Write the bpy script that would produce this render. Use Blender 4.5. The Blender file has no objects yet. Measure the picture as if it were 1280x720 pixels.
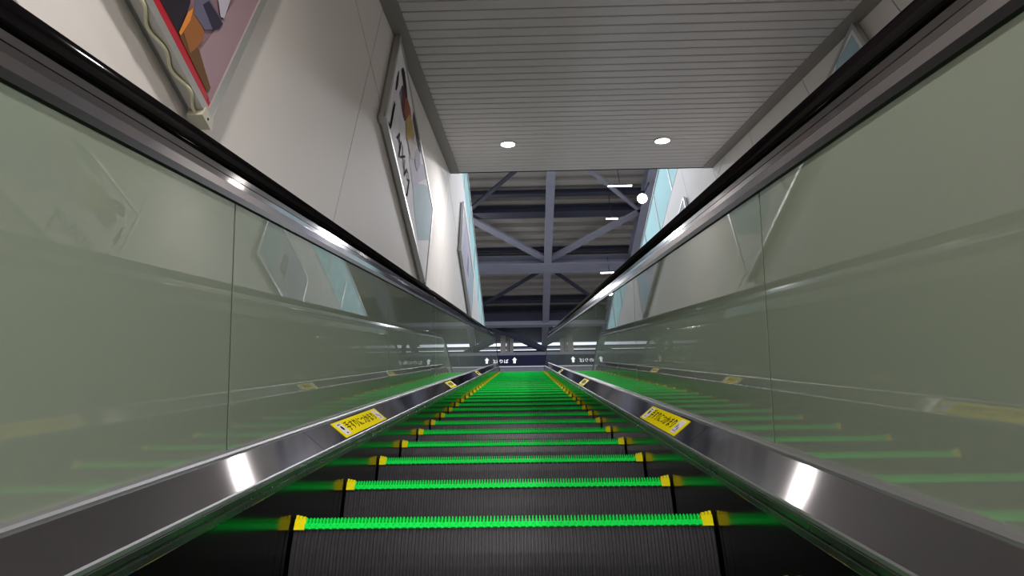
import bpy, bmesh, math, random
from mathutils import Vector, Matrix

# ------------------------------------------------------------------ camera, world, exposure
SC = bpy.context.scene
COL = SC.collection
random.seed(4)
AL = math.radians(30.0); CA, SA = math.cos(AL), math.sin(AL)

cam_d = bpy.data.cameras.new('camera'); cam = bpy.data.objects.new('camera', cam_d); COL.objects.link(cam)
yaw, pitch, roll = math.radians(1.31455546), math.radians(36.25799338), math.radians(0.26795663)
cy, sy, cp, sp = math.cos(yaw), math.sin(yaw), math.cos(pitch), math.sin(pitch)
F_ = Vector((-sy*cp, cy*cp, sp)); R_ = Vector((cy, sy, 0)); U_ = R_.cross(F_)
cr, sr = math.cos(roll), math.sin(roll)
R2 = R_*cr - U_*sr; U2 = U_*cr + R_*sr
cam.matrix_world = Matrix(((R2.x, U2.x, -F_.x, 0), (R2.y, U2.y, -F_.y, 0), (R2.z, U2.z, -F_.z, 0), (0, 0, 0, 1)))
cam_d.sensor_width = 36.0; cam_d.lens = 750.0755*36/1280
cam_d.clip_start = 0.02; cam_d.clip_end = 200
SC.camera = cam

W = bpy.data.worlds.new('world'); SC.world = W; W.use_nodes = True
bg = W.node_tree.nodes['Background']
bg.inputs['Color'].default_value = (0.80, 0.86, 1.0, 1); bg.inputs['Strength'].default_value = 1.6
SC.view_settings.view_transform = 'Standard'; SC.view_settings.look = 'None'
SC.view_settings.gamma = 1.0; SC.view_settings.use_curve_mapping = False
SC.view_settings.exposure = 0.24
DOWN_W = 25.0          # watts of each corridor downlight
HALL_W = 260.0         # watts of each hall flood

# ------------------------------------------------------------------ materials
def nt(name):
    m = bpy.data.materials.new(name); m.use_nodes = True
    return m, m.node_tree, m.node_tree.nodes['Principled BSDF']
def mat(name, col, rough=0.5, metal=0.0, noise=0.0, nscale=8.0, coat=0.0, coat_r=0.03, spec=0.5, aniso=0.0, tangent=None, rnoise=0.0, emis=None, es=0.0, bump=0.0, stretch=None):
    m, t, b = nt(name)
    b.inputs['Base Color'].default_value = (*col, 1); b.inputs['Roughness'].default_value = rough
    b.inputs['Metallic'].default_value = metal; b.inputs['Coat Weight'].default_value = coat
    b.inputs['Coat Roughness'].default_value = coat_r; b.inputs['Specular IOR Level'].default_value = spec
    if emis: b.inputs['Emission Color'].default_value = (*emis, 1); b.inputs['Emission Strength'].default_value = es
    if aniso:
        b.inputs['Anisotropic'].default_value = aniso
        c = t.nodes.new('ShaderNodeCombineXYZ')
        for i in range(3): c.inputs[i].default_value = tangent[i]
        t.links.new(c.outputs[0], b.inputs['Tangent'])
    if noise or rnoise or bump:
        tc = t.nodes.new('ShaderNodeTexCoord'); n = t.nodes.new('ShaderNodeTexNoise')
        n.inputs['Scale'].default_value = nscale; n.inputs['Detail'].default_value = 4
        mp = t.nodes.new('ShaderNodeMapping')
        if stretch: mp.inputs['Scale'].default_value = stretch
        t.links.new(tc.outputs['Object'], mp.inputs[0]); t.links.new(mp.outputs[0], n.inputs['Vector'])
        if noise:
            r = t.nodes.new('ShaderNodeMapRange')
            r.inputs['To Min'].default_value = 1-noise; r.inputs['To Max'].default_value = 1+noise
            mx = t.nodes.new('ShaderNodeVectorMath'); mx.operation = 'SCALE'; mx.inputs[0].default_value = col
            t.links.new(n.outputs['Fac'], r.inputs['Value']); t.links.new(r.outputs[0], mx.inputs['Scale'])
            t.links.new(mx.outputs[0], b.inputs['Base Color'])
        if rnoise:
            r = t.nodes.new('ShaderNodeMapRange')
            r.inputs['To Min'].default_value = max(0.02, rough-rnoise); r.inputs['To Max'].default_value = rough+rnoise
            t.links.new(n.outputs['Fac'], r.inputs['Value']); t.links.new(r.outputs[0], b.inputs['Roughness'])
        if bump:
            bp = t.nodes.new('ShaderNodeBump'); bp.inputs['Strength'].default_value = bump; bp.inputs['Distance'].default_value = 0.01
            t.links.new(n.outputs['Fac'], bp.inputs['Height']); t.links.new(bp.outputs[0], b.inputs['Normal'])
    return m
UDIR = (0, CA, SA)
M = {}
M['wall'] = mat('painted_panel_white', (0.74, 0.705, 0.68), 0.6, noise=0.03, nscale=1.5, spec=0.25)
M['joint'] = mat('joint_grey', (0.03, 0.028, 0.025), 0.9, spec=0.1)
M['slat'] = mat('ceiling_aluminium', (0.62, 0.61, 0.62), 0.5, metal=0.0, noise=0.04, nscale=2)
M['ceil_back'] = mat('ceiling_void', (0.05, 0.05, 0.05), 0.8)
M['ceil_trim'] = mat('ceiling_trim', (0.26, 0.25, 0.235), 0.5, noise=0.04)
M['steel'] = mat('brushed_steel', (0.46, 0.44, 0.46), 0.10, metal=1.0, aniso=1.0, tangent=(1, 0, 0))
M['bright_steel'] = mat('bright_steel_edge', (0.42, 0.41, 0.43), 0.5, metal=1.0)
M['rail_trim'] = mat('anodised_rail_profile', (0.42, 0.40, 0.41), 0.12, metal=1.0, aniso=1.0, tangent=(1, 0, 0))
M['rubber'] = mat('black_handrail_rubber', (0.003, 0.0025, 0.003), 0.07, spec=0.12)
M['gasket'] = mat('black_gasket', (0.004, 0.004, 0.004), 0.5, noise=0.1)
M['glass'] = mat('milky_green_glass', (0.45, 0.335, 0.305), 0.6, coat=1.0, coat_r=0.0, noise=0.02, nscale=1.0, spec=0.0)
for k_, v_ in (('Coat IOR', 1.7), ('Coat Tint', (0.66, 0.97, 0.87, 1))): M['glass'].node_tree.nodes['Principled BSDF'].inputs[k_].default_value = v_
M['glass_edge'] = mat('glass_joint_dark', (0.02, 0.04, 0.03), 0.3, noise=0.1)
M['skirt'] = mat('black_skirt_coating', (0.002, 0.0022, 0.002), 0.14, spec=0.45)
M['skirt_trim'] = mat('dark_skirt_trim', (0.10, 0.11, 0.10), 0.28, metal=0.8, rnoise=0.04)
M['riser'] = mat('ribbed_riser_metal', (0.042, 0.041, 0.048), 0.34, metal=0.3, noise=0.15, nscale=30)
M['tread'] = mat('tread_metal', (0.10, 0.10, 0.105), 0.4, metal=0.5, noise=0.15, nscale=20)
M['green'] = mat('green_nosing', (0.0, 0.92, 0.10), 0.6, spec=0.15, noise=0.08, nscale=60)
M['yellow'] = mat('yellow_insert', (0.95, 0.84, 0.0), 0.6, spec=0.2, noise=0.12, nscale=60)
M['frame'] = mat('poster_frame_aluminium', (0.50, 0.50, 0.48), 0.35, metal=0.6, noise=0.04)
M['frame_red'] = mat('poster_red_border', (0.42, 0.002, 0.015), 0.5, noise=0.05)
M['cord'] = mat('cream_cord', (0.80, 0.77, 0.54), 0.5, noise=0.08)
M['bracket'] = mat('cream_bracket', (0.5, 0.48, 0.38), 0.5, noise=0.08)
M['lamp'] = mat('lamp_lens', (1, 1, 1), 0.4, emis=(1.0, 0.97, 0.93), es=14.0)
M['flood'] = mat('flood_lens', (1, 1, 1), 0.4, emis=(0.93, 0.94, 1.0), es=30.0)
M['ring'] = mat('lamp_ring', (0.5, 0.5, 0.5), 0.35, metal=0.5, noise=0.03)
M['roof'] = mat('corrugated_roof', (0.40, 0.365, 0.325), 0.6, noise=0.12, nscale=0.8)
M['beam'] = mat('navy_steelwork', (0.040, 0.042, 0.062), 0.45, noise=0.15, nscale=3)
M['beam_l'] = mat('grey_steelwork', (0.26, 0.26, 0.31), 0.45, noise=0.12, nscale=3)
M['floor'] = mat('upper_floor_tile', (0.35, 0.34, 0.33), 0.4, noise=0.08, nscale=3)
M['conc'] = mat('stair_concrete', (0.25, 0.24, 0.23), 0.7, noise=0.1, nscale=4)
M['sign_frame'] = mat('sign_frame_grey', (0.10, 0.095, 0.12), 0.45, noise=0.05)
M['sign_navy'] = mat('sign_navy', (0.003, 0.003, 0.022), 0.5, noise=0.05, spec=0.15)
M['sign_txt'] = mat('sign_white_lettering', (0.9, 0.9, 0.9), 0.4, emis=(1, 1, 1), es=0.5)
M['black'] = mat('black_print', (0.01, 0.01, 0.012), 0.85, spec=0.05)
M['st_yellow'] = mat('sticker_yellow', (0.98, 0.82, 0.0), 0.8, spec=0.03, noise=0.03)
M['st_white'] = mat('sticker_white', (0.82, 0.78, 0.80), 0.35, noise=0.03)
M['purple'] = mat('sticker_violet', (0.22, 0.16, 0.45), 0.4)
def guard_mat():
    m, t, b = nt('cyan_guard_glass')
    b.inputs['Base Color'].default_value = (0.74, 0.92, 0.92, 1); b.inputs['Roughness'].default_value = 0.12
    tr = t.nodes.new('ShaderNodeBsdfTranslucent'); tr.inputs[0].default_value = (0.76, 0.95, 0.95, 1)
    mx = t.nodes.new('ShaderNodeMixShader'); mx.inputs[0].default_value = 0.6
    o = t.nodes['Material Output']
    t.links.new(b.outputs[0], mx.inputs[1]); t.links.new(tr.outputs[0], mx.inputs[2]); t.links.new(mx.outputs[0], o.inputs[0])
    return m
M['guard'] = guard_mat()

def flatcol(name, c): 
    if name not in M: M[name] = mat(name, c, 0.65, noise=0.12, nscale=5, spec=0.2)
    return M[name]

# ------------------------------------------------------------------ mesh helpers
def link_mesh(name, verts, faces, m, parent=None, smooth=False):
    me = bpy.data.meshes.new(name); me.from_pydata([tuple(v) for v in verts], [], faces); me.update()
    bm = bmesh.new(); bm.from_mesh(me); bmesh.ops.recalc_face_normals(bm, faces=bm.faces); bm.to_mesh(me); bm.free()
    if smooth:
        for p in me.polygons: p.use_smooth = True
    o = bpy.data.objects.new(name, me); COL.objects.link(o); me.materials.append(m)
    if parent is not None: o.parent = parent
    return o
class MB:
    def __init__(s): s.v = []; s.f = []
    def add(s, vs, fs):
        k = len(s.v); s.v += [Vector(v) for v in vs]; s.f += [tuple(i+k for i in f) for f in fs]; return s
    def box(s, a, b, mtx=None):
        x0, y0, z0 = a; x1, y1, z1 = b
        vs = [Vector(p) for p in ((x0,y0,z0),(x1,y0,z0),(x1,y1,z0),(x0,y1,z0),(x0,y0,z1),(x1,y0,z1),(x1,y1,z1),(x0,y1,z1))]
        if mtx: vs = [mtx @ v for v in vs]
        return s.add(vs, [(0,3,2,1),(4,5,6,7),(0,1,5,4),(1,2,6,5),(2,3,7,6),(3,0,4,7)])
    def bar(s, p, q, w, h, up=(0,0,1)):
        p, q = Vector(p), Vector(q); d = (q-p).normalized(); u = Vector(up); r = d.cross(u).normalized(); u = r.cross(d)
        vs = [c + r*sx*w/2 + u*sz*h/2 for c in (p, q) for sx, sz in ((-1,-1),(1,-1),(1,1),(-1,1))]
        return s.add(vs, [(0,1,2,3),(7,6,5,4),(0,4,5,1),(1,5,6,2),(2,6,7,3),(3,7,4,0)])
    def ibeam(s, p, q, w, h, t=0.02, up=(0,0,1)):
        p, q = Vector(p), Vector(q); d = (q-p).normalized(); r = d.cross(Vector(up)).normalized(); u = r.cross(d)
        s.bar(p+u*(h/2-t/2), q+u*(h/2-t/2), w, t, up); s.bar(p-u*(h/2-t/2), q-u*(h/2-t/2), w, t, up); s.bar(p, q, t, h-2*t, up)
        return s
    def disc(s, c, n, r, h, seg=28, r2=None):
        c = Vector(c); n = Vector(n).normalized(); a = n.orthogonal().normalized(); b = n.cross(a)
        r2 = r if r2 is None else r2; k = len(s.v)
        for cc, rr in ((c, r), (c+n*h, r2)):
            for i in range(seg):
                t = 2*math.pi*i/seg; s.v.append(cc + a*rr*math.cos(t) + b*rr*math.sin(t))
        s.f += [tuple(k+i for i in range(seg))[::-1], tuple(k+seg+i for i in range(seg))]
        s.f += [(k+i, k+(i+1)%seg, k+seg+(i+1)%seg, k+seg+i) for i in range(seg)]
        return s
    def tube(s, pts, r, seg=10):
        pts = [Vector(p) for p in pts]; k = len(s.v); n = len(pts)
        for j, p in enumerate(pts):
            d = (pts[min(j+1, n-1)]-pts[max(j-1, 0)]).normalized(); a = d.cross(Vector((1, 0, 0.01))).normalized(); b = d.cross(a)
            for i in range(seg):
                t = 2*math.pi*i/seg; s.v.append(p + a*r*math.cos(t) + b*r*math.sin(t))
        for j in range(n-1):
            s.f += [(k+j*seg+i, k+j*seg+(i+1)%seg, k+(j+1)*seg+(i+1)%seg, k+(j+1)*seg+i) for i in range(seg)]
        s.f += [tuple(k+i for i in range(seg)), tuple(k+(n-1)*seg+i for i in range(seg))[::-1]]
        return s
    def build(s, name, m, parent=None, smooth=False): return link_mesh(name, s.v, s.f, m, parent, smooth)
def tag(o, label=None, cat=None, group=None, kind=None):
    if label: o['label'] = label
    if cat: o['category'] = cat
    if group: o['group'] = group
    if kind: o['kind'] = kind
    return o
def empty(name, loc=(0, 0, 0)):
    o = bpy.data.objects.new(name, None); COL.objects.link(o); o.location = loc; o.empty_display_size = 0.1
    return o
def rebase(root, loc):
    """move an Empty to the base of its thing, keeping the parts in place"""
    loc = Vector(loc); root.location = loc
    for ch in root.children: ch.location = ch.location - loc
def P(x, u, n): return Vector((x, u*CA - n*SA, u*SA + n*CA))      # incline coordinates -> world

# ------------------------------------------------------------------ escalator path
XC = -0.066; HN = 0.451                       # escalator centre, depth of the nosing line under the lens
UB = 15.1; RB = 1.5; YEND = 16.6
VB = P(0, UB, -HN)                            # bend vertex on the nosing line
ZL = VB.z
def path(u0=-3.0, yend=YEND, step=0.0):
    """frames (point, normal) of the nosing line: incline, arc, level"""
    fr = []; tl = RB*math.tan(AL/2)
    us = [u0, UB-tl]
    if step:
        us = []; u = u0
        while u < UB-tl: us.append(u); u += step
        us.append(UB-tl)
    for u in us: fr.append((P(0, u, -HN), Vector((0, -SA, CA))))
    c = P(0, UB-tl, -HN) - Vector((0, -SA, CA))*RB
    for i in range(1, 11):
        a = AL*(1-i/10); n = Vector((0, -math.sin(a), math.cos(a))); fr.append((c+n*RB, n))
    fr.append((Vector((0, yend, ZL)), Vector((0, 0, 1))))
    return fr
def sweep(name, prof, m, parent, side=1, frames=None, smooth=False, closed=True):
    fr = frames or path(); k = len(prof); vs = []; fs = []
    for p, n in fr:
        for x, d in prof: vs.append(Vector((XC+side*x, p.y, p.z)) + n*d)
    for j in range(len(fr)-1):
        for i in range(k if closed else k-1):
            a, b = j*k+i, j*k+(i+1) % k; fs.append((a, b, b+k, a+k))
    if closed: fs.append(tuple(range(k))[::-1]); fs.append(tuple((len(fr)-1)*k+i for i in range(k)))
    return link_mesh(name, vs, fs, m, parent, smooth)
def seg_frames(u0, u1):
    """slice of the path between incline distances u0 and u1 (straight part)"""
    return [(P(0, u0, -HN), Vector((0, -SA, CA))), (P(0, u1, -HN), Vector((0, -SA, CA)))]

# ------------------------------------------------------------------ structure: corridor
XL, XR = -0.977, 2.626
CN = 2.5; UE = 8.06                           # ceiling plane, its upper end
YE = P(0, UE, CN).y; ZE = P(0, UE, CN).z
WTL, WTR = 7.42, 7.54
def panel_wall(name, x, side, ztop, vj, lj, y0=-5.0, y1=14.2, z0=-4.2):
    mb = MB(); g = 0.0045
    ys = [y0]+[v for v in vj if y0 < v < y1]+[y1]; zs = [z0]+[v for v in lj if z0 < v < ztop]+[ztop]
    for a, b in zip(ys, ys[1:]):
        for c, d in zip(zs, zs[1:]): mb.box((min(x, x+side*0.02), a+g, c+1.6*g), (max(x, x+side*0.02), b-g, d-1.6*g))
    o = tag(mb.build(name, M['wall']), kind='structure')
    bk = MB().box((min(x+side*0.018, x+side*0.2), y0, z0), (max(x+side*0.018, x+side*0.2), y1, ztop-0.004)).build(name+'_backing', M['joint'], o)
    return o
panel_wall('wall_left', XL, -1, WTL, [2.28-3.44, 2.28, 2.28+3.44, 2.28+6.88, 2.28+10.32], [-1.2, 1.14, 3.54, 5.94])
panel_wall('wall_right', XR, 1, WTR, [2.27+1.15*k for k in range(-6, 11)], [-1.2, 1.14, 3.54, 5.94])
tag(MB().box((XL, -5.2, -4.2), (XR, -5.0, 3.0)).build('wall_back', M['wall']), kind='structure')
tag(MB().box((XL-0.2, -5.2, -4.35), (XR+0.2, 0.5, -4.2)).build('floor', M['floor']), kind='structure')
# sloping ceiling of cross slats
mb = MB(); PIT = 0.1265; u = UE-PIT
Bm = Matrix(((1, 0, 0, 0), (0, CA, -SA, 0), (0, SA, CA, 0), (0, 0, 0, 1)))
while u > -4.6:
    prof = ((0.006, 0.022), (0.006, 0.004), (0.012, 0.0), (PIT-0.016, 0.0), (PIT-0.010, 0.004), (PIT-0.010, 0.022))
    vs = [P(x, u+a, CN+b) for x in (XL+0.125, XR-0.135) for a, b in prof]
    mb.add(vs, [(0,1,7,6),(1,2,8,7),(2,3,9,8),(3,4,10,9),(4,5,11,10),(5,0,6,11)]); u -= PIT
ceil = tag(mb.build('ceiling', M['slat']), kind='structure')
MB().box((XL+0.01, -4.7, CN+0.02), (XR-0.01, UE-0.005, CN+0.05), Bm).build('ceiling_backing', M['ceil_back'], ceil)
tag(MB().box((XL+0.002, -4.7, CN-0.012), (XL+0.125, UE, CN+0.05), Bm).build('trim_1', M['ceil_trim']), kind='structure')
tag(MB().box((XR-0.135, -4.7, CN-0.012), (XR-0.002, UE, CN+0.05), Bm).build('trim_2', M['ceil_trim']), kind='structure')
tag(MB().box((XL+0.004, UE-0.004, CN-0.006), (XR-0.004, UE+0.006, CN+0.12), Bm).build('trim_3', M['gasket']), kind='structure')
# slab above the ceiling, fascia at the opening, upper floor round the opening
mb = MB().box((XL, YE+0.012, ZE+0.09), (XR, YE+0.03, ZL+0.0)).box((XL, -5.0, ZL-0.3), (XR, YE+0.03, ZL))
tag(mb.build('wall_fascia', M['wall']), kind='structure')
mb = MB()
mb.box((-16, -5, ZL-0.4), (XL-0.2, 26, ZL)).box((XR+0.2, -5, ZL-0.4), (18, 26, ZL)).box((XL-0.2, 14.2, ZL-0.4), (XC-0.75, 26, ZL)).box((XC+0.75, 14.2, ZL-0.4), (XR+0.2, 26, ZL))
mb.box((XC-0.75, 15.9, ZL-0.4), (XC+0.75, 26, ZL))
tag(mb.build('floor_upper', M['floor']), kind='structure')
# stair flight between the escalator and the right wall
mb = MB(); nst = 70
for k in range(nst):
    y = -5+k*0.2775; z = P(0, 0, -0.62).z/1.0 + (y-P(0, 0, -0.62).y)*math.tan(AL)
    if y > 14.1 or z > ZL: break
    mb.box((XC+0.95, y, z-0.5), (XR, y+0.2775, z))
tag(mb.build('floor_stairs', M['conc']), kind='structure')

# ------------------------------------------------------------------ hall above: roof, steelwork, end wall
ZR = 15.0
mb = MB(); y = 1.0; pr = []
while y < 24.9: pr += [(y, ZR+0.0), (y+0.20, ZR), (y+0.23, ZR+0.16), (y+0.43, ZR+0.16)]; y += 0.46
k = len(pr)
vs = [(x, a, b) for x in (-14, 16) for a, b in pr]
mb.add(vs, [(i, i+1, i+1+k, i+k) for i in range(k-1)])
roof = tag(mb.build('ceiling_hall', M['roof']), kind='structure')
MB().box((-14, 1, ZR+0.17), (16, 24.9, ZR+0.27)).build('roof_deck', M['beam'], roof)
def beam(name, p, q, w, h, m, label, cat='beam', solid=False, up=(0, 0, 1)):
    mb = MB(); (mb.bar if solid else mb.ibeam)(p, q, w, h, up=up) if solid else mb.ibeam(p, q, w, h, 0.03, up)
    return tag(mb.build(name, M[m]), label, cat)
gx = 0.97
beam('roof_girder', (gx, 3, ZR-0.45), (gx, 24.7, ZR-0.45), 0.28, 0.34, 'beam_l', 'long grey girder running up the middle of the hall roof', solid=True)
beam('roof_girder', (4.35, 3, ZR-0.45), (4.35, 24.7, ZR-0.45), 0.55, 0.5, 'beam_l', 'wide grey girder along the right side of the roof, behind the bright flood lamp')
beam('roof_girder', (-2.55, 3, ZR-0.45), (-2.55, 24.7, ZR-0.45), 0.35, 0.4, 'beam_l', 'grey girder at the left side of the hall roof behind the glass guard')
def crossbeam(Y, w, h, m, label, z=-0.25, solid=False, x0=-9, x1=11):
    return beam('roof_beam', (x0, Y, ZR+z), (x1, Y, ZR+z), w, h, m, label, solid=solid)
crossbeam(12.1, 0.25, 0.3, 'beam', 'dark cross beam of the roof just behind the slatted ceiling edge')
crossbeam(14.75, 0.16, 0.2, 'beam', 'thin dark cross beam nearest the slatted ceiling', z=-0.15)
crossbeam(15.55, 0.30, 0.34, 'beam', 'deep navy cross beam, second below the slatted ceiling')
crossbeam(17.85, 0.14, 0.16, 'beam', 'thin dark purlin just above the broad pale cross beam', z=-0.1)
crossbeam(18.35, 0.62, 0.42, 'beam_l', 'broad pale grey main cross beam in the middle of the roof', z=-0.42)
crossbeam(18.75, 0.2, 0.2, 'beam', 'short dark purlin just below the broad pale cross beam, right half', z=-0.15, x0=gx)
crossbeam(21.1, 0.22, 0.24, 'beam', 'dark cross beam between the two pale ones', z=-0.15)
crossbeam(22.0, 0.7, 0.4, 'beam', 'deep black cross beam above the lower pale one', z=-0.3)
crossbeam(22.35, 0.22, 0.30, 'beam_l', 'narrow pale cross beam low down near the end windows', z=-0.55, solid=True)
crossbeam(23.85, 1.9, 0.05, 'beam', 'broad black sheet standing in for the unlit roof above the end windows', z=-0.03, solid=True)  # dark sheet puts the shade of the unlit far roof into colour
def brace(p, q, m, label, w=0.14, z=-0.42): 
    return beam('roof_brace', (p[0], p[1], ZR+z), (q[0], q[1], ZR+z), w, 0.1, m, label, 'brace', solid=True)
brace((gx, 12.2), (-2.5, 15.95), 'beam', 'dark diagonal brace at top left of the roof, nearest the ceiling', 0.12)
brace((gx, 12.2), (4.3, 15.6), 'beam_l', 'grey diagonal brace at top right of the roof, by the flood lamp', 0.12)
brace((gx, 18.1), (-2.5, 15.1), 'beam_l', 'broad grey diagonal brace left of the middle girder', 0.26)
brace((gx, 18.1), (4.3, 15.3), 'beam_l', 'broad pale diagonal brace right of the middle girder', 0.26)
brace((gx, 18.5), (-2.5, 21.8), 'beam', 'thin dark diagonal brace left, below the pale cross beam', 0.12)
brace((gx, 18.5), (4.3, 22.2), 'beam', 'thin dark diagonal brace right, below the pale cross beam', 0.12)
# end wall with clerestory windows
YW = 24.9
mb = MB()
mb.box((-14, YW, ZL), (16, YW+0.2, 14.56)).box((-14, YW, 14.715), (16, YW+0.2, 14.80)).box((-14, YW, 15.08), (16, YW+0.2, 15.3))
for x in (-14, -9.2, -6.4, -3.2, -0.75, 0.93, 3.8, 6.6, 9.4, 15): mb.box((x-0.10, YW, 14.5), (x+0.10, YW+0.2, 15.1))
tag(mb.build('wall_end', M['beam']), kind='structure')
mb = MB().bar((-2.35, 23.0, 15.25), (1.35, 23.0, 13.2), 0.22, 0.22, up=(0, 1, 0))
tag(mb.build('diagonal_strut', M['beam']), 'thick dark slanting strut crossing in front of the end windows', 'strut')
mb = MB().box((-1.1, 24.0, ZL), (-0.85, 24.3, 14.85)).box((-0.82, 24.06, ZL), (-0.70, 24.24, 14.85)).box((-0.67, 24.0, ZL), (-0.50, 24.3, 14.85))
tag(mb.build('steel_column', M['roof']), 'pale beige column left of the end windows, above the navy sign', 'column')

# glass guards round the opening
def guard(name, x, z0, z1, y0, y1, label, off):
    r = empty(name, (x, (y0+y1)/2, z0)); tag(r, label, 'glass guard')
    o = MB().box((x-0.05, y0, z0-0.06), (x+0.05, y1, z0)).build('base_rail', M['ceil_trim'], r)
    ys = []; y = y0
    while y < y1-0.1: ys.append(y); y += 1.15
    ys.append(y1)
    for a, b in zip(ys, ys[1:]):
        MB().box((x-0.006, a+0.02, z0), (x+0.006, b-0.02, z1)).build('glass_pane', M['guard'], r)
        MB().box((x-0.02, b-0.02, z0), (x+0.02, b+0.02, z1)).build('post', M['frame'], r)
    MB().box((x-0.025, y0, z1), (x+0.025, y1, z1+0.03)).build('top_rail', M['frame'], r)
    rebase(r, (x, (y0+y1)/2, z0))
    return r
guard('glass_guard', XL-0.06, WTL+0.06, 8.50, 5.72+0.75, 14.1, 'pale cyan glass guard on top of the left white wall', 0)
guard('glass_guard', XR+0.06, WTR+0.06, 8.72, 5.72+0.75, 14.1, 'pale cyan glass guard on top of the right white wall', 0)

# ------------------------------------------------------------------ lamps
def light(name, parent, loc, d, size, watts, color, spread=120, shape='DISK'):
    l = bpy.data.lights.new(name, 'AREA'); l.shape = shape; l.size = size; l.energy = watts; l.color = color
    l.spread = math.radians(spread)
    o = bpy.data.objects.new(name, l); COL.objects.link(o); o.parent = parent
    o.location = loc; o.rotation_euler = Vector(d).to_track_quat('-Z', 'Y').to_euler()
    return o
rows = [(6.95, 'upper row near the ceiling end', 0.85), (0.5, 'row just behind the viewer', 1.3), (-3.7, 'unseen lowest row added far behind the viewer for fill', 2.0)]  # lowest row is unseen, added to raise ambient light near the camera
for ui, rn, wf_ in rows:
    for xi, sd in ((-0.15, 'left'), (1.69, 'right')):
        c = P(xi, ui, CN-0.004); r = empty('downlight', c)
        tag(r, 'round recessed white downlight, %s one, %s' % (sd, rn), 'downlight')
        nn = Vector((0, SA, -CA))
        mbr = MB().disc(c-r.location, nn, 0.105, 0.006, r2=0.098); mbr.build('ring', M['ring'], r)
        MB().disc(c-r.location+nn*0.005, nn, 0.082, 0.004).build('lens', M['lamp'], r)
        light('lamp_light', r, c-r.location+nn*0.02, nn, 0.15, DOWN_W*wf_, (1.0, 0.95, 0.90), 150)
# hall floods and line lamps; last four floods unseen, added for fill and reflections
for fc, fl, gdir, fw in (((3.85, 13.84, 13.6), 'very bright round white flood lamp under the right roof girder', 1, 1.0),
        ((3.85, 8.5, 13.6), 'unseen round flood lamp added under the right roof girder, above the slatted ceiling', 1, 0.6),
        ((-2.15, 9.5, 13.6), 'unseen round flood lamp added under the left roof girder, above the slatted ceiling', -1, 0.6),
        ((-2.15, 13.6, 13.6), 'unseen round flood lamp added under the left roof girder, behind the cyan glass guard', -1, 0.6),
        ((-2.15, 18.9, 13.6), 'unseen round flood lamp added under the left roof girder, farthest up the hall', -1, 0.6)):
    c = Vector(fc); r = empty('flood_lamp', c); tag(r, fl, 'lamp')
    dd = (Vector((0.8-0.3*gdir, c.y-5.0, 5))-c).normalized()
    MB().disc((0, 0, 0), -dd, 0.17, 0.25, r2=0.08).build('housing', M['beam'], r)
    MB().disc(dd*0.001, dd, 0.15, 0.02).build('lens', M['flood'], r)
    MB().bar((0, 0, 0.05), (0.40*gdir, 0, 0.90), 0.04, 0.04, up=(0, 1, 0)).build('bracket', M['beam'], r)
    light('lamp_light', r, dd*0.05, dd, 0.28, HALL_W*fw, (0.92, 0.94, 1.0), 170)
for (x, y, z, ln, lab) in ((3.16, 13.65, 14.0, 0.75, 'short white line lamp by the flood lamp, uppermost'), (3.07, 15.18, 14.0, 0.4, 'short white line lamp below the flood lamp'), (3.3, 18.2, 14.0, 0.65, 'thin white line lamp low beside the right handrail')):
    r = empty('line_lamp', (x, y, z)); tag(r, lab, 'lamp')
    MB().box((-ln/2, -0.03, 0.0), (ln/2, 0.03, 0.05)).build('housing', M['beam'], r)
    MB().box((-ln/2, -0.02, -0.02), (ln/2, 0.02, 0.0)).build('tube', M['lamp'], r)
    MB().bar((0, 0, 0.05), (0, 0, ZR+0.165-z), 0.02, 0.02, up=(0, 1, 0)).build('hanger', M['beam'], r)

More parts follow.
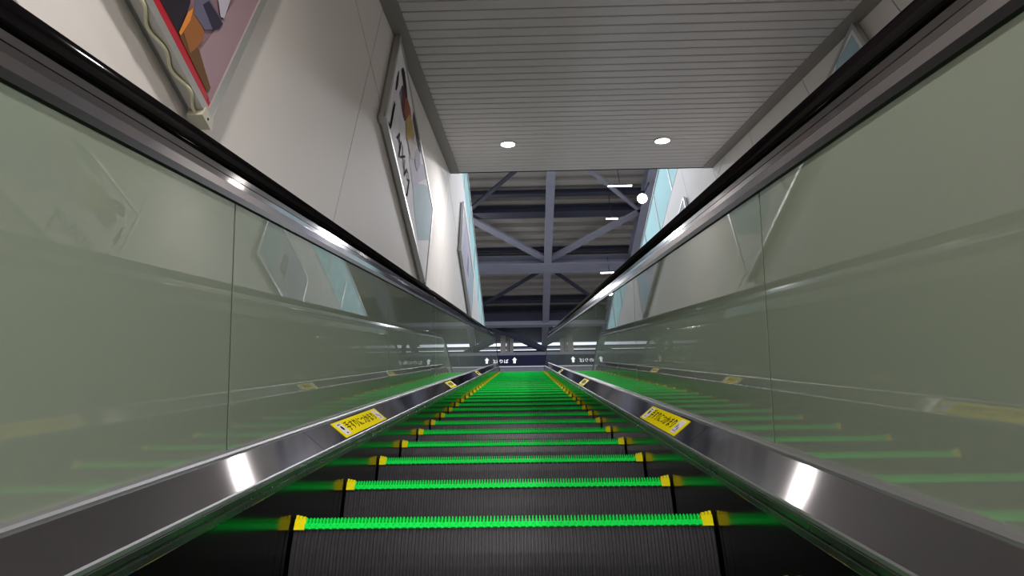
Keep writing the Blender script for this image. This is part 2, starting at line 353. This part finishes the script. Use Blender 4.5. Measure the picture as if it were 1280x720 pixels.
# ------------------------------------------------------------------ escalator balustrades
JU = [-1.97, -0.25, 1.466, 3.188, 4.91, 6.63, 8.35, 10.07, 11.79, 13.51]
def balustrade(side, word):
    r = empty('escalator_balustrade', (XC+side*0.65, 0, -0.5))
    tag(r, '%s escalator balustrade of milky green glass with black handrail and steel deck' % word, 'escalator balustrade')
    full = path()
    hr = []
    for i in range(20):                       # rounded C-shaped handrail section
        a = 2*math.pi*i/20; ca_, sa_ = math.cos(a), math.sin(a)
        hr.append((0.692+0.042*math.copysign(abs(ca_)**0.45, ca_), 0.941+0.028*math.copysign(abs(sa_)**0.4, sa_)))
    sweep('handrail', hr, M['rubber'], r, side, full, smooth=True)
    tr = sweep('handrail_guide', [(0.655, 0.858), (0.652, 0.880), (0.6525, 0.881), (0.6535, 0.8955), (0.6555, 0.8962), (0.6555, 0.8978), (0.6540, 0.8985), (0.6560, 0.914), (0.66, 0.915), (0.72, 0.915), (0.725, 0.88), (0.72, 0.858)], M['rail_trim'], r, side, full)
    sweep('gasket', [(0.6535, 0.838), (0.650, 0.842), (0.650, 0.8585), (0.72, 0.8585), (0.72, 0.838)], M['gasket'], r, side, full)
    # glass panels and joints
    js = JU; pg = [(0.655, 0.220), (0.655, 0.850), (0.667, 0.850), (0.667, 0.220)]
    fr_up = [(P(0, js[-1], -HN), Vector((0, -SA, CA)))] + path()[1:]
    for a, b in zip(js, js[1:]): sweep('glass_panel', pg, M['glass'], r, side, seg_frames(a+0.004, b-0.004))
    sweep('glass_panel', pg, M['glass'], r, side, fr_up)
    for a in js: sweep('panel_joint', [(0.657, 0.220), (0.657, 0.850), (0.665, 0.850), (0.665, 0.220)], M['glass_edge'], r, side, seg_frames(a-0.004, a+0.004))
    # outer cladding that closes the back of the glass
    # deck: bright glass holder, sloping brushed deck, lip, dark trim band, skirt
    sweep('glass_holder', [(0.637, 0.214), (0.637, 0.224), (0.640, 0.229), (0.6545, 0.231), (0.6545, 0.214)], M['bright_steel'], r, side, full)
    dk = [(0.560, 0.160), (0.632, 0.2185), (0.6368, 0.2185), (0.6368, 0.20), (0.575, 0.155), (0.560, 0.152)]
    cuts = [-3.0, -1.55, 1.905, 5.36, 8.82, 12.27]
    for a, b in zip(cuts, cuts[1:]): sweep('inner_deck', dk, M['steel'], r, side, seg_frames(a+0.0015, b-0.0015))
    sweep('inner_deck', dk, M['steel'], r, side, [(P(0, cuts[-1]+0.0015, -HN), Vector((0, -SA, CA)))]+path()[1:])
    sweep('deck_lip', [(0.5575, 0.1525), (0.5575, 0.160), (0.560, 0.1635), (0.562, 0.158), (0.562, 0.1525)], M['bright_steel'], r, side, full)
    sweep('skirt_trim', [(0.553, 0.120), (0.551, 0.123), (0.551, 0.134), (0.556, 0.136), (0.556, 0.139), (0.5525, 0.141), (0.5525, 0.1515), (0.60, 0.1515), (0.60, 0.12)], M['skirt_trim'], r, side, full)
    sweep('skirt_panel', [(0.5585, -0.42), (0.5585, 0.1205), (0.57, 0.1205), (0.57, -0.42)], M['skirt'], r, side, full)
    # outer deck and cladding
    sweep('outer_cladding', [(0.668, 0.225), (0.80, 0.215), (0.80, -0.6), (0.78, -0.6), (0.78, 0.195), (0.668, 0.205)], M['ceil_trim'], r, side, full)
    # rounded newel end of the handrail at the landing
    pts = []
    for i in range(13):
        a = math.pi*i/12; pts.append(Vector((XC+side*0.692, YEND+0.40*math.sin(a), ZL+0.543+0.40*math.cos(a))))
    MB().tube(pts, 0.034, 12).build('handrail_newel', M['rubber'], r, True)
    pan = [(YEND+0.36*math.sin(math.pi*i/12), ZL+0.543+0.36*math.cos(math.pi*i/12)) for i in range(13)]+[(YEND, ZL+0.18)]
    vs = [(XC+side*x, a, b) for x in (0.655, 0.667) for a, b in pan]; k = len(pan)
    link_mesh('newel_glass', vs, [tuple(range(k))[::-1], tuple(range(k, 2*k))]+[(i, (i+1) % k, k+(i+1) % k, k+i) for i in range(k)], M['glass'], r)
    rebase(r, (XC+side*0.65, 0, -0.52))
    return r
balustrade(-1, 'left'); balustrade(1, 'right')

# ------------------------------------------------------------------ escalator steps
NCL = 120; SW = 1.104; CP = SW/NCL
def make_step():
    root = empty('escalator_step')
    # riser: ribbed, curving back under the nosing
    mb = MB(); xs = []
    for i in range(NCL):
        x = -SW/2+i*CP; q = 0.0 if i % 2 else 0.003; xs += [(x, q), (x+CP*0.22, q), (x+CP*0.34, 0.005), (x+CP*0.88, 0.005)]
    xs.append((SW/2, 0.0)); H = [0.0]+[-0.214*(j/7) for j in range(1, 8)]
    for h in H:
        back = 0.063*(abs(h)/0.235)**1.6
        for x, dp in xs: mb.v.append(Vector((x, 0.004+back+dp, h)))
    k = len(xs)
    for j in range(len(H)-1): mb.f += [(j*k+i, j*k+i+1, (j+1)*k+i+1, (j+1)*k+i) for i in range(k-1)]
    mb.build('riser', M['riser'], root)
    for s in (-1, 1):
        x0, x1 = s*(SW/2-0.001), s*(SW/2-0.006); pl = [(0.012, -0.001)]+[(0.012+0.063*(abs(h)/0.235)**1.6, h) for h in H[1:]]+[(0.44, -0.214), (0.44, -0.001)]; q = len(pl)
        link_mesh('side_plate', [(x, a, b) for x in (x0, x1) for a, b in pl], [tuple(range(q)), tuple(range(q, 2*q))]+[(i, (i+1) % q, q+(i+1) % q, q+i) for i in range(q)], M['gasket'], root)
    # tread body with cleats
    mb = MB().box((-SW/2, 0.035, 0.004), (SW/2, 0.450, 0.018))
    for i in range(NCL): x = -SW/2+i*CP; mb.add([(x, 0.035, 0.018), (x+CP*0.45, 0.035, 0.018), (x+CP*0.45, 0.035, 0.030), (x, 0.035, 0.030), (x, 0.449, 0.018), (x+CP*0.45, 0.449, 0.018), (x+CP*0.45, 0.449, 0.030), (x, 0.449, 0.030)], [(0,1,2,3),(3,2,6,7),(0,3,7,4),(1,5,6,2),(5,4,7,6)])
    mb.build('tread', M['tread'], root)
    # green demarcation strip with teeth
    mb = MB(); e = 0.029
    mb.box((-SW/2+e, 0.003, 0.0), (SW/2-e, 0.036, 0.014))
    n = int((SW-2*e)/CP)
    for i in range(n):
        x = -SW/2+e+i*(SW-2*e)/n; w = CP*0.44; top = 0.031
        mb.add([(x, 0.001, 0.010), (x+w, 0.001, 0.010), (x+w*0.85, 0.002, top-0.002), (x+w*0.15, 0.002, top-0.002), (x, 0.036, 0.010), (x+w, 0.036, 0.010), (x+w*0.85, 0.036, top), (x+w*0.15, 0.036, top)], [(0,1,2,3),(3,2,6,7),(0,3,7,4),(1,5,6,2),(5,4,7,6)])
        if i % 2 == 0:
            mb.add([(x-0.001, -0.001, 0.001), (x+CP*1.1, -0.001, 0.001), (x+CP*1.1, 0.0, 0.014), (x-0.001, 0.0, 0.014), (x-0.001, 0.004, 0.001), (x+CP*1.1, 0.004, 0.001), (x+CP*1.1, 0.004, 0.015), (x-0.001, 0.004, 0.015)], [(0,1,2,3),(3,2,6,7),(0,3,7,4),(1,5,6,2),(5,4,7,6),(0,4,5,1)])
    mb.build('green_nosing', M['green'], root)
    for s in (-1, 1):
        mb = MB()
        mb.box((min(s*SW/2, s*(SW/2-e)), 0.0, -0.002), (max(s*SW/2, s*(SW/2-e)), 0.40 if False else 0.045, 0.026))
        for j in range(3):
            a = s*(SW/2-e*(0.05+j*0.33)); b = a-s*e*0.22
            mb.box((min(a, b), 0.0, 0.024), (max(a, b), 0.045, 0.036-0.002*j))
        mb.build('yellow_insert', M['yellow'], root)
        MB().box((min(s*SW/2, s*(SW/2-0.006)), 0.047, 0.018), (max(s*SW/2, s*(SW/2-0.006)), 0.448, 0.034)).build('yellow_side_line', M['yellow'], root)
    MB().box((-SW/2, 0.02, -0.03), (SW/2, 0.440, 0.003)).build('step_frame', M['gasket'], root)
    return root
ORD = ['nearest', 'second', 'third', 'fourth', 'fifth', 'sixth', 'seventh', 'eighth', 'ninth', 'tenth', 'eleventh', 'twelfth', 'thirteenth', 'fourteenth', 'fifteenth', 'sixteenth', 'seventeenth', 'eighteenth', 'nineteenth', 'twentieth', 'twenty-first', 'twenty-second', 'twenty-third', 'twenty-fourth', 'twenty-fifth', 'twenty-sixth', 'twenty-seventh', 'twenty-eighth', 'twenty-ninth', 'thirtieth', 'thirty-first', 'thirty-second']
# arc-length positions along the nosing line
def at_len(s):
    tl = RB*math.tan(AL/2); ua = UB-tl
    if s <= ua: return P(0, s, -HN)
    arc = RB*AL; c = P(0, ua, -HN) - Vector((0, -SA, CA))*RB
    if s <= ua+arc:
        a = AL*(1-(s-ua)/arc); return c+Vector((0, -math.sin(a), math.cos(a)))*RB
    q = c+Vector((0, 0, RB)); return Vector((0, q.y+(s-ua-arc), ZL))
proto = make_step(); kids = list(proto.children)
for k in range(-4, 30):
    s = 1.633+0.469*k; p = at_len(s)
    if k == -4: r = proto
    else:
        r = proto.copy(); COL.objects.link(r)
        for ch in kids:
            c_ = ch.copy(); COL.objects.link(c_); c_.parent = r
    r.location = (XC, p.y, p.z); 
    if k < -1: lab = 'escalator step below the bottom edge of the photo, %s under the cut-off one' % ['first', 'second', 'third'][-k-2]
    elif k < 0: lab = 'lowest escalator step with green nosing, cut off by the bottom edge of the photo'
    elif k == 0: lab = 'dark ribbed escalator step with green nosing, lowest and widest one fully in view'
    elif k == 29: lab = 'escalator step with green nosing, highest one, level with the landing'
    else: lab = 'dark ribbed escalator step with green nosing, %s up counting the widest full one as first' % ORD[k]
    tag(r, lab, 'escalator step', 'escalator steps climbing away')
# landing comb plate
mb = MB().box((XC-0.55, 16.02, ZL-0.05), (XC+0.55, 17.2, ZL+0.012))
for i in range(59): x = XC-0.54+i*0.0183; mb.box((x, 15.92, ZL+0.012), (x+0.008, 16.05, ZL+0.018))
tag(mb.build('comb_plate', M['steel']), 'steel comb plate where the top step meets the landing', 'comb plate')

# ------------------------------------------------------------------ stickers on the decks
def text_obj(name, body, size, mtx, m, parent, depth=0.0004, align='CENTER', sx=1.0):
    cu = bpy.data.curves.new(name, 'FONT'); cu.body = body; cu.size = size; cu.align_x = align; cu.align_y = 'CENTER'
    cu.extrude = depth; cu.resolution_u = 2
    o = bpy.data.objects.new(name, cu); COL.objects.link(o)
    bpy.context.view_layer.update()
    me = bpy.data.meshes.new_from_object(o.evaluated_get(bpy.context.evaluated_depsgraph_get()))
    bpy.data.objects.remove(o)
    for v in me.vertices: v.co = mtx @ Vector((v.co.x*sx, v.co.y, v.co.z))
    me.materials.clear(); me.materials.append(m)
    ob = bpy.data.objects.new(name, me); COL.objects.link(ob); ob.parent = parent
    return ob
def sticker(side, uc, ln, label, detailed=True):
    a = math.atan2(0.0585, 0.072); 
    xa = Vector((0, CA, SA)) * 1.0                       # along the incline
    up = Vector((side*math.cos(a), -SA*math.sin(a), CA*math.sin(a)))   # across the deck, outward and up
    nrm = Vector((-side*math.sin(a), -SA*math.cos(a), CA*math.cos(a)))
    if side > 0: xa = -xa
    c = P(XC+side*0.596, uc, -HN+0.18925) + nrm*0.0012
    mt = Matrix(((xa.x, up.x, nrm.x, 0), (xa.y, up.y, nrm.y, 0), (xa.z, up.z, nrm.z, 0), (0, 0, 0, 1)))
    r = empty('warning_sticker', c); tag(r, label, 'sticker', 'yellow warning stickers on the steel decks')
    w = 0.076
    MB().box((-ln/2, -w/2, -0.0006), (ln/2, w/2, 0.0004), mt).build('yellow_face', M['st_yellow'], r)
    if detailed:
        for s in (-1, 1):
            xw = s*(ln/2-0.055)
            wf = MB().box((xw-0.032, -w/2+0.008, 0.0005), (xw+0.032, w/2-0.008, 0.0009), mt).build('white_box', M['st_white'], r)
            ic = MB()
            if s*1 < 0: ic.disc(mt @ Vector((xw, 0.004, 0.001)), nrm, 0.011, 0.0004, 16).box((xw-0.006, -0.024, 0.001), (xw+0.008, -0.018, 0.0013), mt).box((xw-0.02, 0.02, 0.001), (xw+0.012, 0.024, 0.0013), mt)
            else: ic.disc(mt @ Vector((xw-0.012, 0.0, 0.001)), nrm, 0.009, 0.0004, 12).disc(mt @ Vector((xw+0.012, -0.008, 0.001)), nrm, 0.008, 0.0004, 12).box((xw-0.02, -0.022, 0.001), (xw+0.02, -0.018, 0.0013), mt)
            ic.build('icon', M['black'] if s < 0 else M['purple'], r)
        text_obj('lettering', '手すりにつかまり', 0.050, mt @ Matrix.Translation((0, 0, 0.0012)), M['black'], r, sx=(ln-0.2)/0.40)
    else:
        text_obj('lettering', 'つかまり', 0.05, mt @ Matrix.Translation((0, 0, 0.0012)), M['black'], r)
    return r
sticker(-1, 2.46, 0.62, 'yellow warning sticker with black Japanese lettering on the left deck, nearest')
sticker(1, 2.38, 0.60, 'yellow warning sticker with black Japanese lettering on the right deck, nearest')
sticker(-1, 5.42, 0.42, 'small yellow sticker halfway up the left deck')
sticker(1, 5.46, 0.42, 'small yellow sticker halfway up the right deck')
sticker(-1, 8.6, 0.42, 'small yellow sticker near the top of the left deck')
sticker(1, 8.9, 0.42, 'small yellow sticker near the top of the right deck')

# ------------------------------------------------------------------ posters
def poster(wall, y0, y1, z0, z1, label, art, border=None, depth=0.06, cord=False):
    """a box-framed poster standing off a side wall (wall=-1 left, 1 right)"""
    xw = XL if wall < 0 else XR; s = -wall
    r = empty('framed_poster', (xw, (y0+y1)/2, z0)); tag(r, label, 'poster')
    def bx(name, d0, d1, ya, yb, za, zb, m, par=r):
        a, b = xw+s*d0, xw+s*d1
        return MB().box((min(a, b), ya, za), (max(a, b), yb, zb)).build(name, m, par)
    fw = 0.03
    bx('frame', 0.02, depth, y0, y1, z0, z0+fw, M['frame']); bx('frame', 0.02, depth, y0, y1, z1-fw, z1, M['frame'])
    bx('frame', 0.02, depth, y0, y0+fw, z0+fw, z1-fw, M['frame']); bx('frame', 0.02, depth, y1-fw, y1, z0+fw, z1-fw, M['frame'])
    bx('back_box', 0.0, depth-0.02, y0+0.012, y1-0.012, z0+0.012, z1-0.012, M['ceil_trim'])
    for ya, yb in ((y0-0.004, y0+0.05), (y1-0.05, y1+0.004)):
        b = bx('corner_bracket', 0.015, depth+0.003, ya, yb, z0-0.022, z0+0.012, M['bracket'] if cord else M['frame'])
        MB().disc(((xw+s*(depth+0.003)), (ya+yb)/2, z0-0.008), (s, 0, 0), 0.004, 0.001, 12).build('screw', M['black'], b)
    pr = bx('print', depth-0.02, depth-0.008, y0+fw, y1-fw, z0+fw, z1-fw, flatcol('print_ground_'+art[0], art[1]))
    dd = depth-0.0075
    if border:
        for ya, yb, za, zb in ((y0+fw, y1-fw, z0+fw, z0+fw+border), (y0+fw, y1-fw, z1-fw-border, z1-fw), (y0+fw, y0+fw+border, z0+fw+border, z1-fw-border)):
            bx('red_border', dd, dd+0.0008, ya, yb, za, zb, M['frame_red'])
    hh = (z1-z0-2*fw); ww = (y1-y0-2*fw)
    for i, (cn, c, poly) in enumerate(art[2]):
        vs = []; q = dd+0.001+i*0.0005; sg = 1 if wall < 0 else -1
        for t, (a, b) in enumerate(poly):
            yy = (y0+fw+a*ww) if wall < 0 else (y1-fw-a*ww)
            vs.append((xw+s*q, yy, z0+fw+b*hh))
        n = len(vs); vs2 = vs+[(v[0]+s*0.0004, v[1], v[2]) for v in vs]
        link_mesh('printed_shape', vs2, [tuple(range(n)), tuple(range(n, 2*n))]+[(j, (j+1) % n, n+(j+1) % n, n+j) for j in range(n)], flatcol(cn, c), r)
    if len(art) > 3:
        for body, size, a, b in art[3]:
            yy = (y0+fw+a*ww) if wall < 0 else (y1-fw-a*ww)
            if wall < 0: mt = Matrix(((0, 0, 1, xw+s*(dd+0.004)), (1, 0, 0, yy), (0, 1, 0, z0+fw+b*hh), (0, 0, 0, 1)))
            else: mt = Matrix(((0, 0, -1, xw+s*(dd+0.004)), (-1, 0, 0, yy), (0, 1, 0, z0+fw+b*hh), (0, 0, 0, 1)))
            text_obj('lettering', body, size, mt, M['black'], r, align='LEFT')
    if cord:
        pts = []
        n = 220
        for i in range(n+1):
            t = i/n; yy = y0+0.05+(y1-y0-0.08)*t
            pts.append((xw+s*(0.042+0.009*math.sin(t*94)+0.004*math.sin(t*41)), yy, z0-0.006))
        MB().tube(pts, 0.0045, 8).build('cord', M['cord'], r, True)
    rebase(r, (xw, (y0+y1)/2, z0))
    return r
ell = lambda cx, cy, rx, ry, n=20: [(cx+rx*math.cos(2*math.pi*i/n), cy+ry*math.sin(2*math.pi*i/n)) for i in range(n)]
ART1 = ('mauve', (0.24, 0.155, 0.185), [('mauve_light', (0.34, 0.23, 0.26), [(0.933, 0.072), (1.000, 0.027), (1.000, 0.904), (0.962, 0.904), (0.947, 0.362)]),
    ('near_black', (0.018, 0.012, 0.02), [(0.618, 0.027), (0.893, 0.045), (0.887, 0.090), (0.879, 0.181), (0.872, 0.212), (0.866, 0.452), (0.713, 0.678), (0.522, 0.452)]),
    ('ochre_dark', (0.13, 0.065, 0.02), [(0.893, 0.045), (0.986, 0.041), (0.986, 0.070), (0.957, 0.090), (0.933, 0.109), (0.904, 0.090), (0.887, 0.090)]),
    ('orange_brown', (0.3, 0.11, 0.03), [(0.889, 0.077), (0.921, 0.054), (0.925, 0.086), (0.930, 0.145), (0.925, 0.181), (0.900, 0.194), (0.883, 0.181)]),
    ('orange_glow', (0.75, 0.26, 0.04), [(0.887, 0.184), (0.893, 0.136), (0.892, 0.050), (0.887, 0.050), (0.883, 0.145)]),
    ('slate', (0.13, 0.12, 0.19), [(0.892, 0.172), (0.883, 0.217), (0.900, 0.298), (0.933, 0.312), (0.949, 0.313), (0.947, 0.273), (0.923, 0.189)]),
    ('slate_dark', (0.03, 0.025, 0.05), [(0.898, 0.244), (0.904, 0.289), (0.933, 0.306), (0.949, 0.313), (0.947, 0.273), (0.937, 0.235)]),
    ('pale_lilac', (0.5, 0.47, 0.55), [(0.916, 0.353), (0.922, 0.425), (0.938, 0.452), (0.946, 0.335), (0.938, 0.316)])])
ART2 = ('white_lilac', (0.80, 0.79, 0.84), [('pale_cyan', (0.38, 0.52, 0.6), [(0.517, 0.331), (0.591, 0.547), (0.762, 0.883), (0.844, 0.998), (0.982, 0.962), (0.982, 0.520), (0.746, 0.109), (0.619, 0.177)]),
    ('lilac_wash', (0.5, 0.46, 0.6), [(0.377, 0.438), (0.476, 0.600), (0.667, 0.971), (0.762, 0.971), (0.591, 0.547), (0.517, 0.331)]),
    ('grey_blue', (0.22, 0.24, 0.31), [(0.105, 0.583), (0.152, 0.547), (0.210, 0.530), (0.229, 0.618), (0.191, 0.751), (0.124, 0.706)]),
    ('black_shape', (0.015, 0.01, 0.012), [(0.042, 0.598), (0.048, 0.706), (0.054, 0.734), (0.071, 0.583), (0.065, 0.494), (0.049, 0.460)]),
    ('black_blob', (0.015, 0.01, 0.012), [(0.075, 0.812), (0.095, 0.901), (0.125, 0.927), (0.181, 0.883), (0.229, 0.821), (0.191, 0.759), (0.143, 0.777), (0.112, 0.793)]),
    ('wine', (0.13, 0.03, 0.05), [(0.114, 0.706), (0.143, 0.768), (0.193, 0.781), (0.256, 0.671), (0.248, 0.583), (0.226, 0.540), (0.167, 0.545)]),
    ('rust', (0.32, 0.1, 0.05), [(0.190, 0.726), (0.219, 0.821), (0.286, 0.857), (0.335, 0.800), (0.295, 0.671), (0.248, 0.618), (0.208, 0.600)]),
    ('mustard', (0.5, 0.36, 0.12), [(0.248, 0.598), (0.286, 0.777), (0.348, 0.833), (0.422, 0.814), (0.410, 0.671), (0.362, 0.583), (0.305, 0.475)]),
    ('blush', (0.55, 0.44, 0.44), [(0.318, 0.497), (0.353, 0.618), (0.420, 0.742), (0.476, 0.821), (0.507, 0.795), (0.466, 0.585), (0.410, 0.477)]),
    ('dark_figure', (0.06, 0.06, 0.08), [(0.343, 0.971), (0.429, 0.980), (0.572, 0.971), (0.572, 0.909), (0.515, 0.883), (0.402, 0.874), (0.353, 0.883)]),
    ('violet_grey', (0.28, 0.25, 0.4), [(0.460, 0.683), (0.496, 0.821), (0.547, 0.884), (0.592, 0.816), (0.551, 0.614), (0.496, 0.600)])], [('J', 0.36, 0.045, 0.20), ('A', 0.17, 0.165, 0.22), ('I', 0.26, 0.215, 0.17), ('X', 0.20, 0.25, 0.21), ('V', 0.20, 0.315, 0.18), ('O', 0.12, 0.375, 0.23), ('J', 0.24, 0.42, 0.17)])
ART3 = ('pale_grey', (0.55, 0.53, 0.60), [
    ('lilac_wash', (0.66, 0.63, 0.74), [(0.1, 0.1), (0.5, 0.2), (0.55, 0.9), (0.2, 0.95)]),
    ('grey_blue', (0.22, 0.24, 0.31), [(0.45, 0.3), (0.60, 0.35), (0.58, 0.7), (0.48, 0.75)]),
    ('pale_cyan', (0.55, 0.68, 0.76), [(0.65, 0.1), (0.95, 0.1), (0.95, 0.9), (0.75, 0.9)])])
poster(-1, -0.835, 1.125, 1.45, 2.45, 'framed mauve and orange poster with a red border on the left wall, nearest', ART1, border=0.045, cord=True)
poster(-1, 2.58, 4.54, 3.37, 4.37, 'framed white poster with a dark and mustard figure and black letters, left wall', ART2)
poster(-1, 6.90, 8.86, 5.80, 6.80, 'framed pale lilac poster high on the left wall, beyond the ceiling end', ART3)
poster(1, 2.58, 4.54, 3.37, 4.37, 'framed white poster on the right wall, only its top corner above the handrail', ART2)
poster(1, 6.90, 8.86, 5.80, 6.80, 'framed pale poster high on the right wall, behind the handrail', ART3)

# ------------------------------------------------------------------ hanging sign
r = empty('hanging_sign', (0.6, 16.9, 8.6)); tag(r, 'long navy hanging sign with white lettering and arrow above the landing', 'sign')
YS = 16.0
rr = lambda a, b, nm, m, par=r: MB().box((a[0]-0.6, a[1]-16.9, a[2]-8.6), (b[0]-0.6, b[1]-16.9, b[2]-8.6)).build(nm, m, par)
rr((-5, YS+0.01, 8.55), (6, YS+0.25, 9.30), 'sign_box', M['sign_frame'])
rr((-5, YS, 8.827), (6, YS+0.0098, 9.187), 'navy_face', M['sign_navy'])
rr((-5, YS-0.006, 8.775), (6, YS+0.0098, 8.81), 'light_strip', M['ring'])
for x in (-4, 5): rr((x-0.02, YS+0.11, 9.3), (x+0.02, YS+0.15, ZR+0.165), 'hanger_rod', M['beam'])
mt = lambda x, z: Matrix(((1, 0, 0, x-0.6), (0, 0, -1, YS-0.002-16.9), (0, 1, 0, z-8.6), (0, 0, 0, 1)))
text_obj('lettering', '2', 0.36, mt(-1.22, 9.02), M['sign_txt'], r)
text_obj('lettering', '番のりば', 0.15, mt(-0.78, 8.97), M['sign_txt'], r)
ar = MB().box((-0.30-0.6-0.035, -0.906, 0.31), (-0.30-0.6+0.035, -0.903, 0.42))
ar.add([(-0.30-0.6-0.07, -0.906, 0.42), (-0.30-0.6+0.07, -0.906, 0.42), (-0.30-0.6, -0.906, 0.51), (-0.30-0.6-0.07, -0.903, 0.42), (-0.30-0.6+0.07, -0.903, 0.42), (-0.30-0.6, -0.903, 0.51)], [(0,1,2),(5,4,3),(0,3,4,1),(1,4,5,2),(2,5,3,0)])
ar.build('arrow', M['sign_txt'], r)

# groups for the remaining repeats
GR = {'downlight': 'round downlights in the slatted ceiling', 'lamp': 'lamps of the upper hall', 'poster': 'framed posters along the side walls', 'beam': 'steel beams under the hall roof',
      'brace': 'diagonal braces under the hall roof', 'glass guard': 'glass guards round the opening', 'escalator balustrade': 'the two escalator balustrades'}
for o in list(COL.objects):
    if o.parent is None and o.get('category') in GR and not o.get('group'): o['group'] = GR[o['category']]
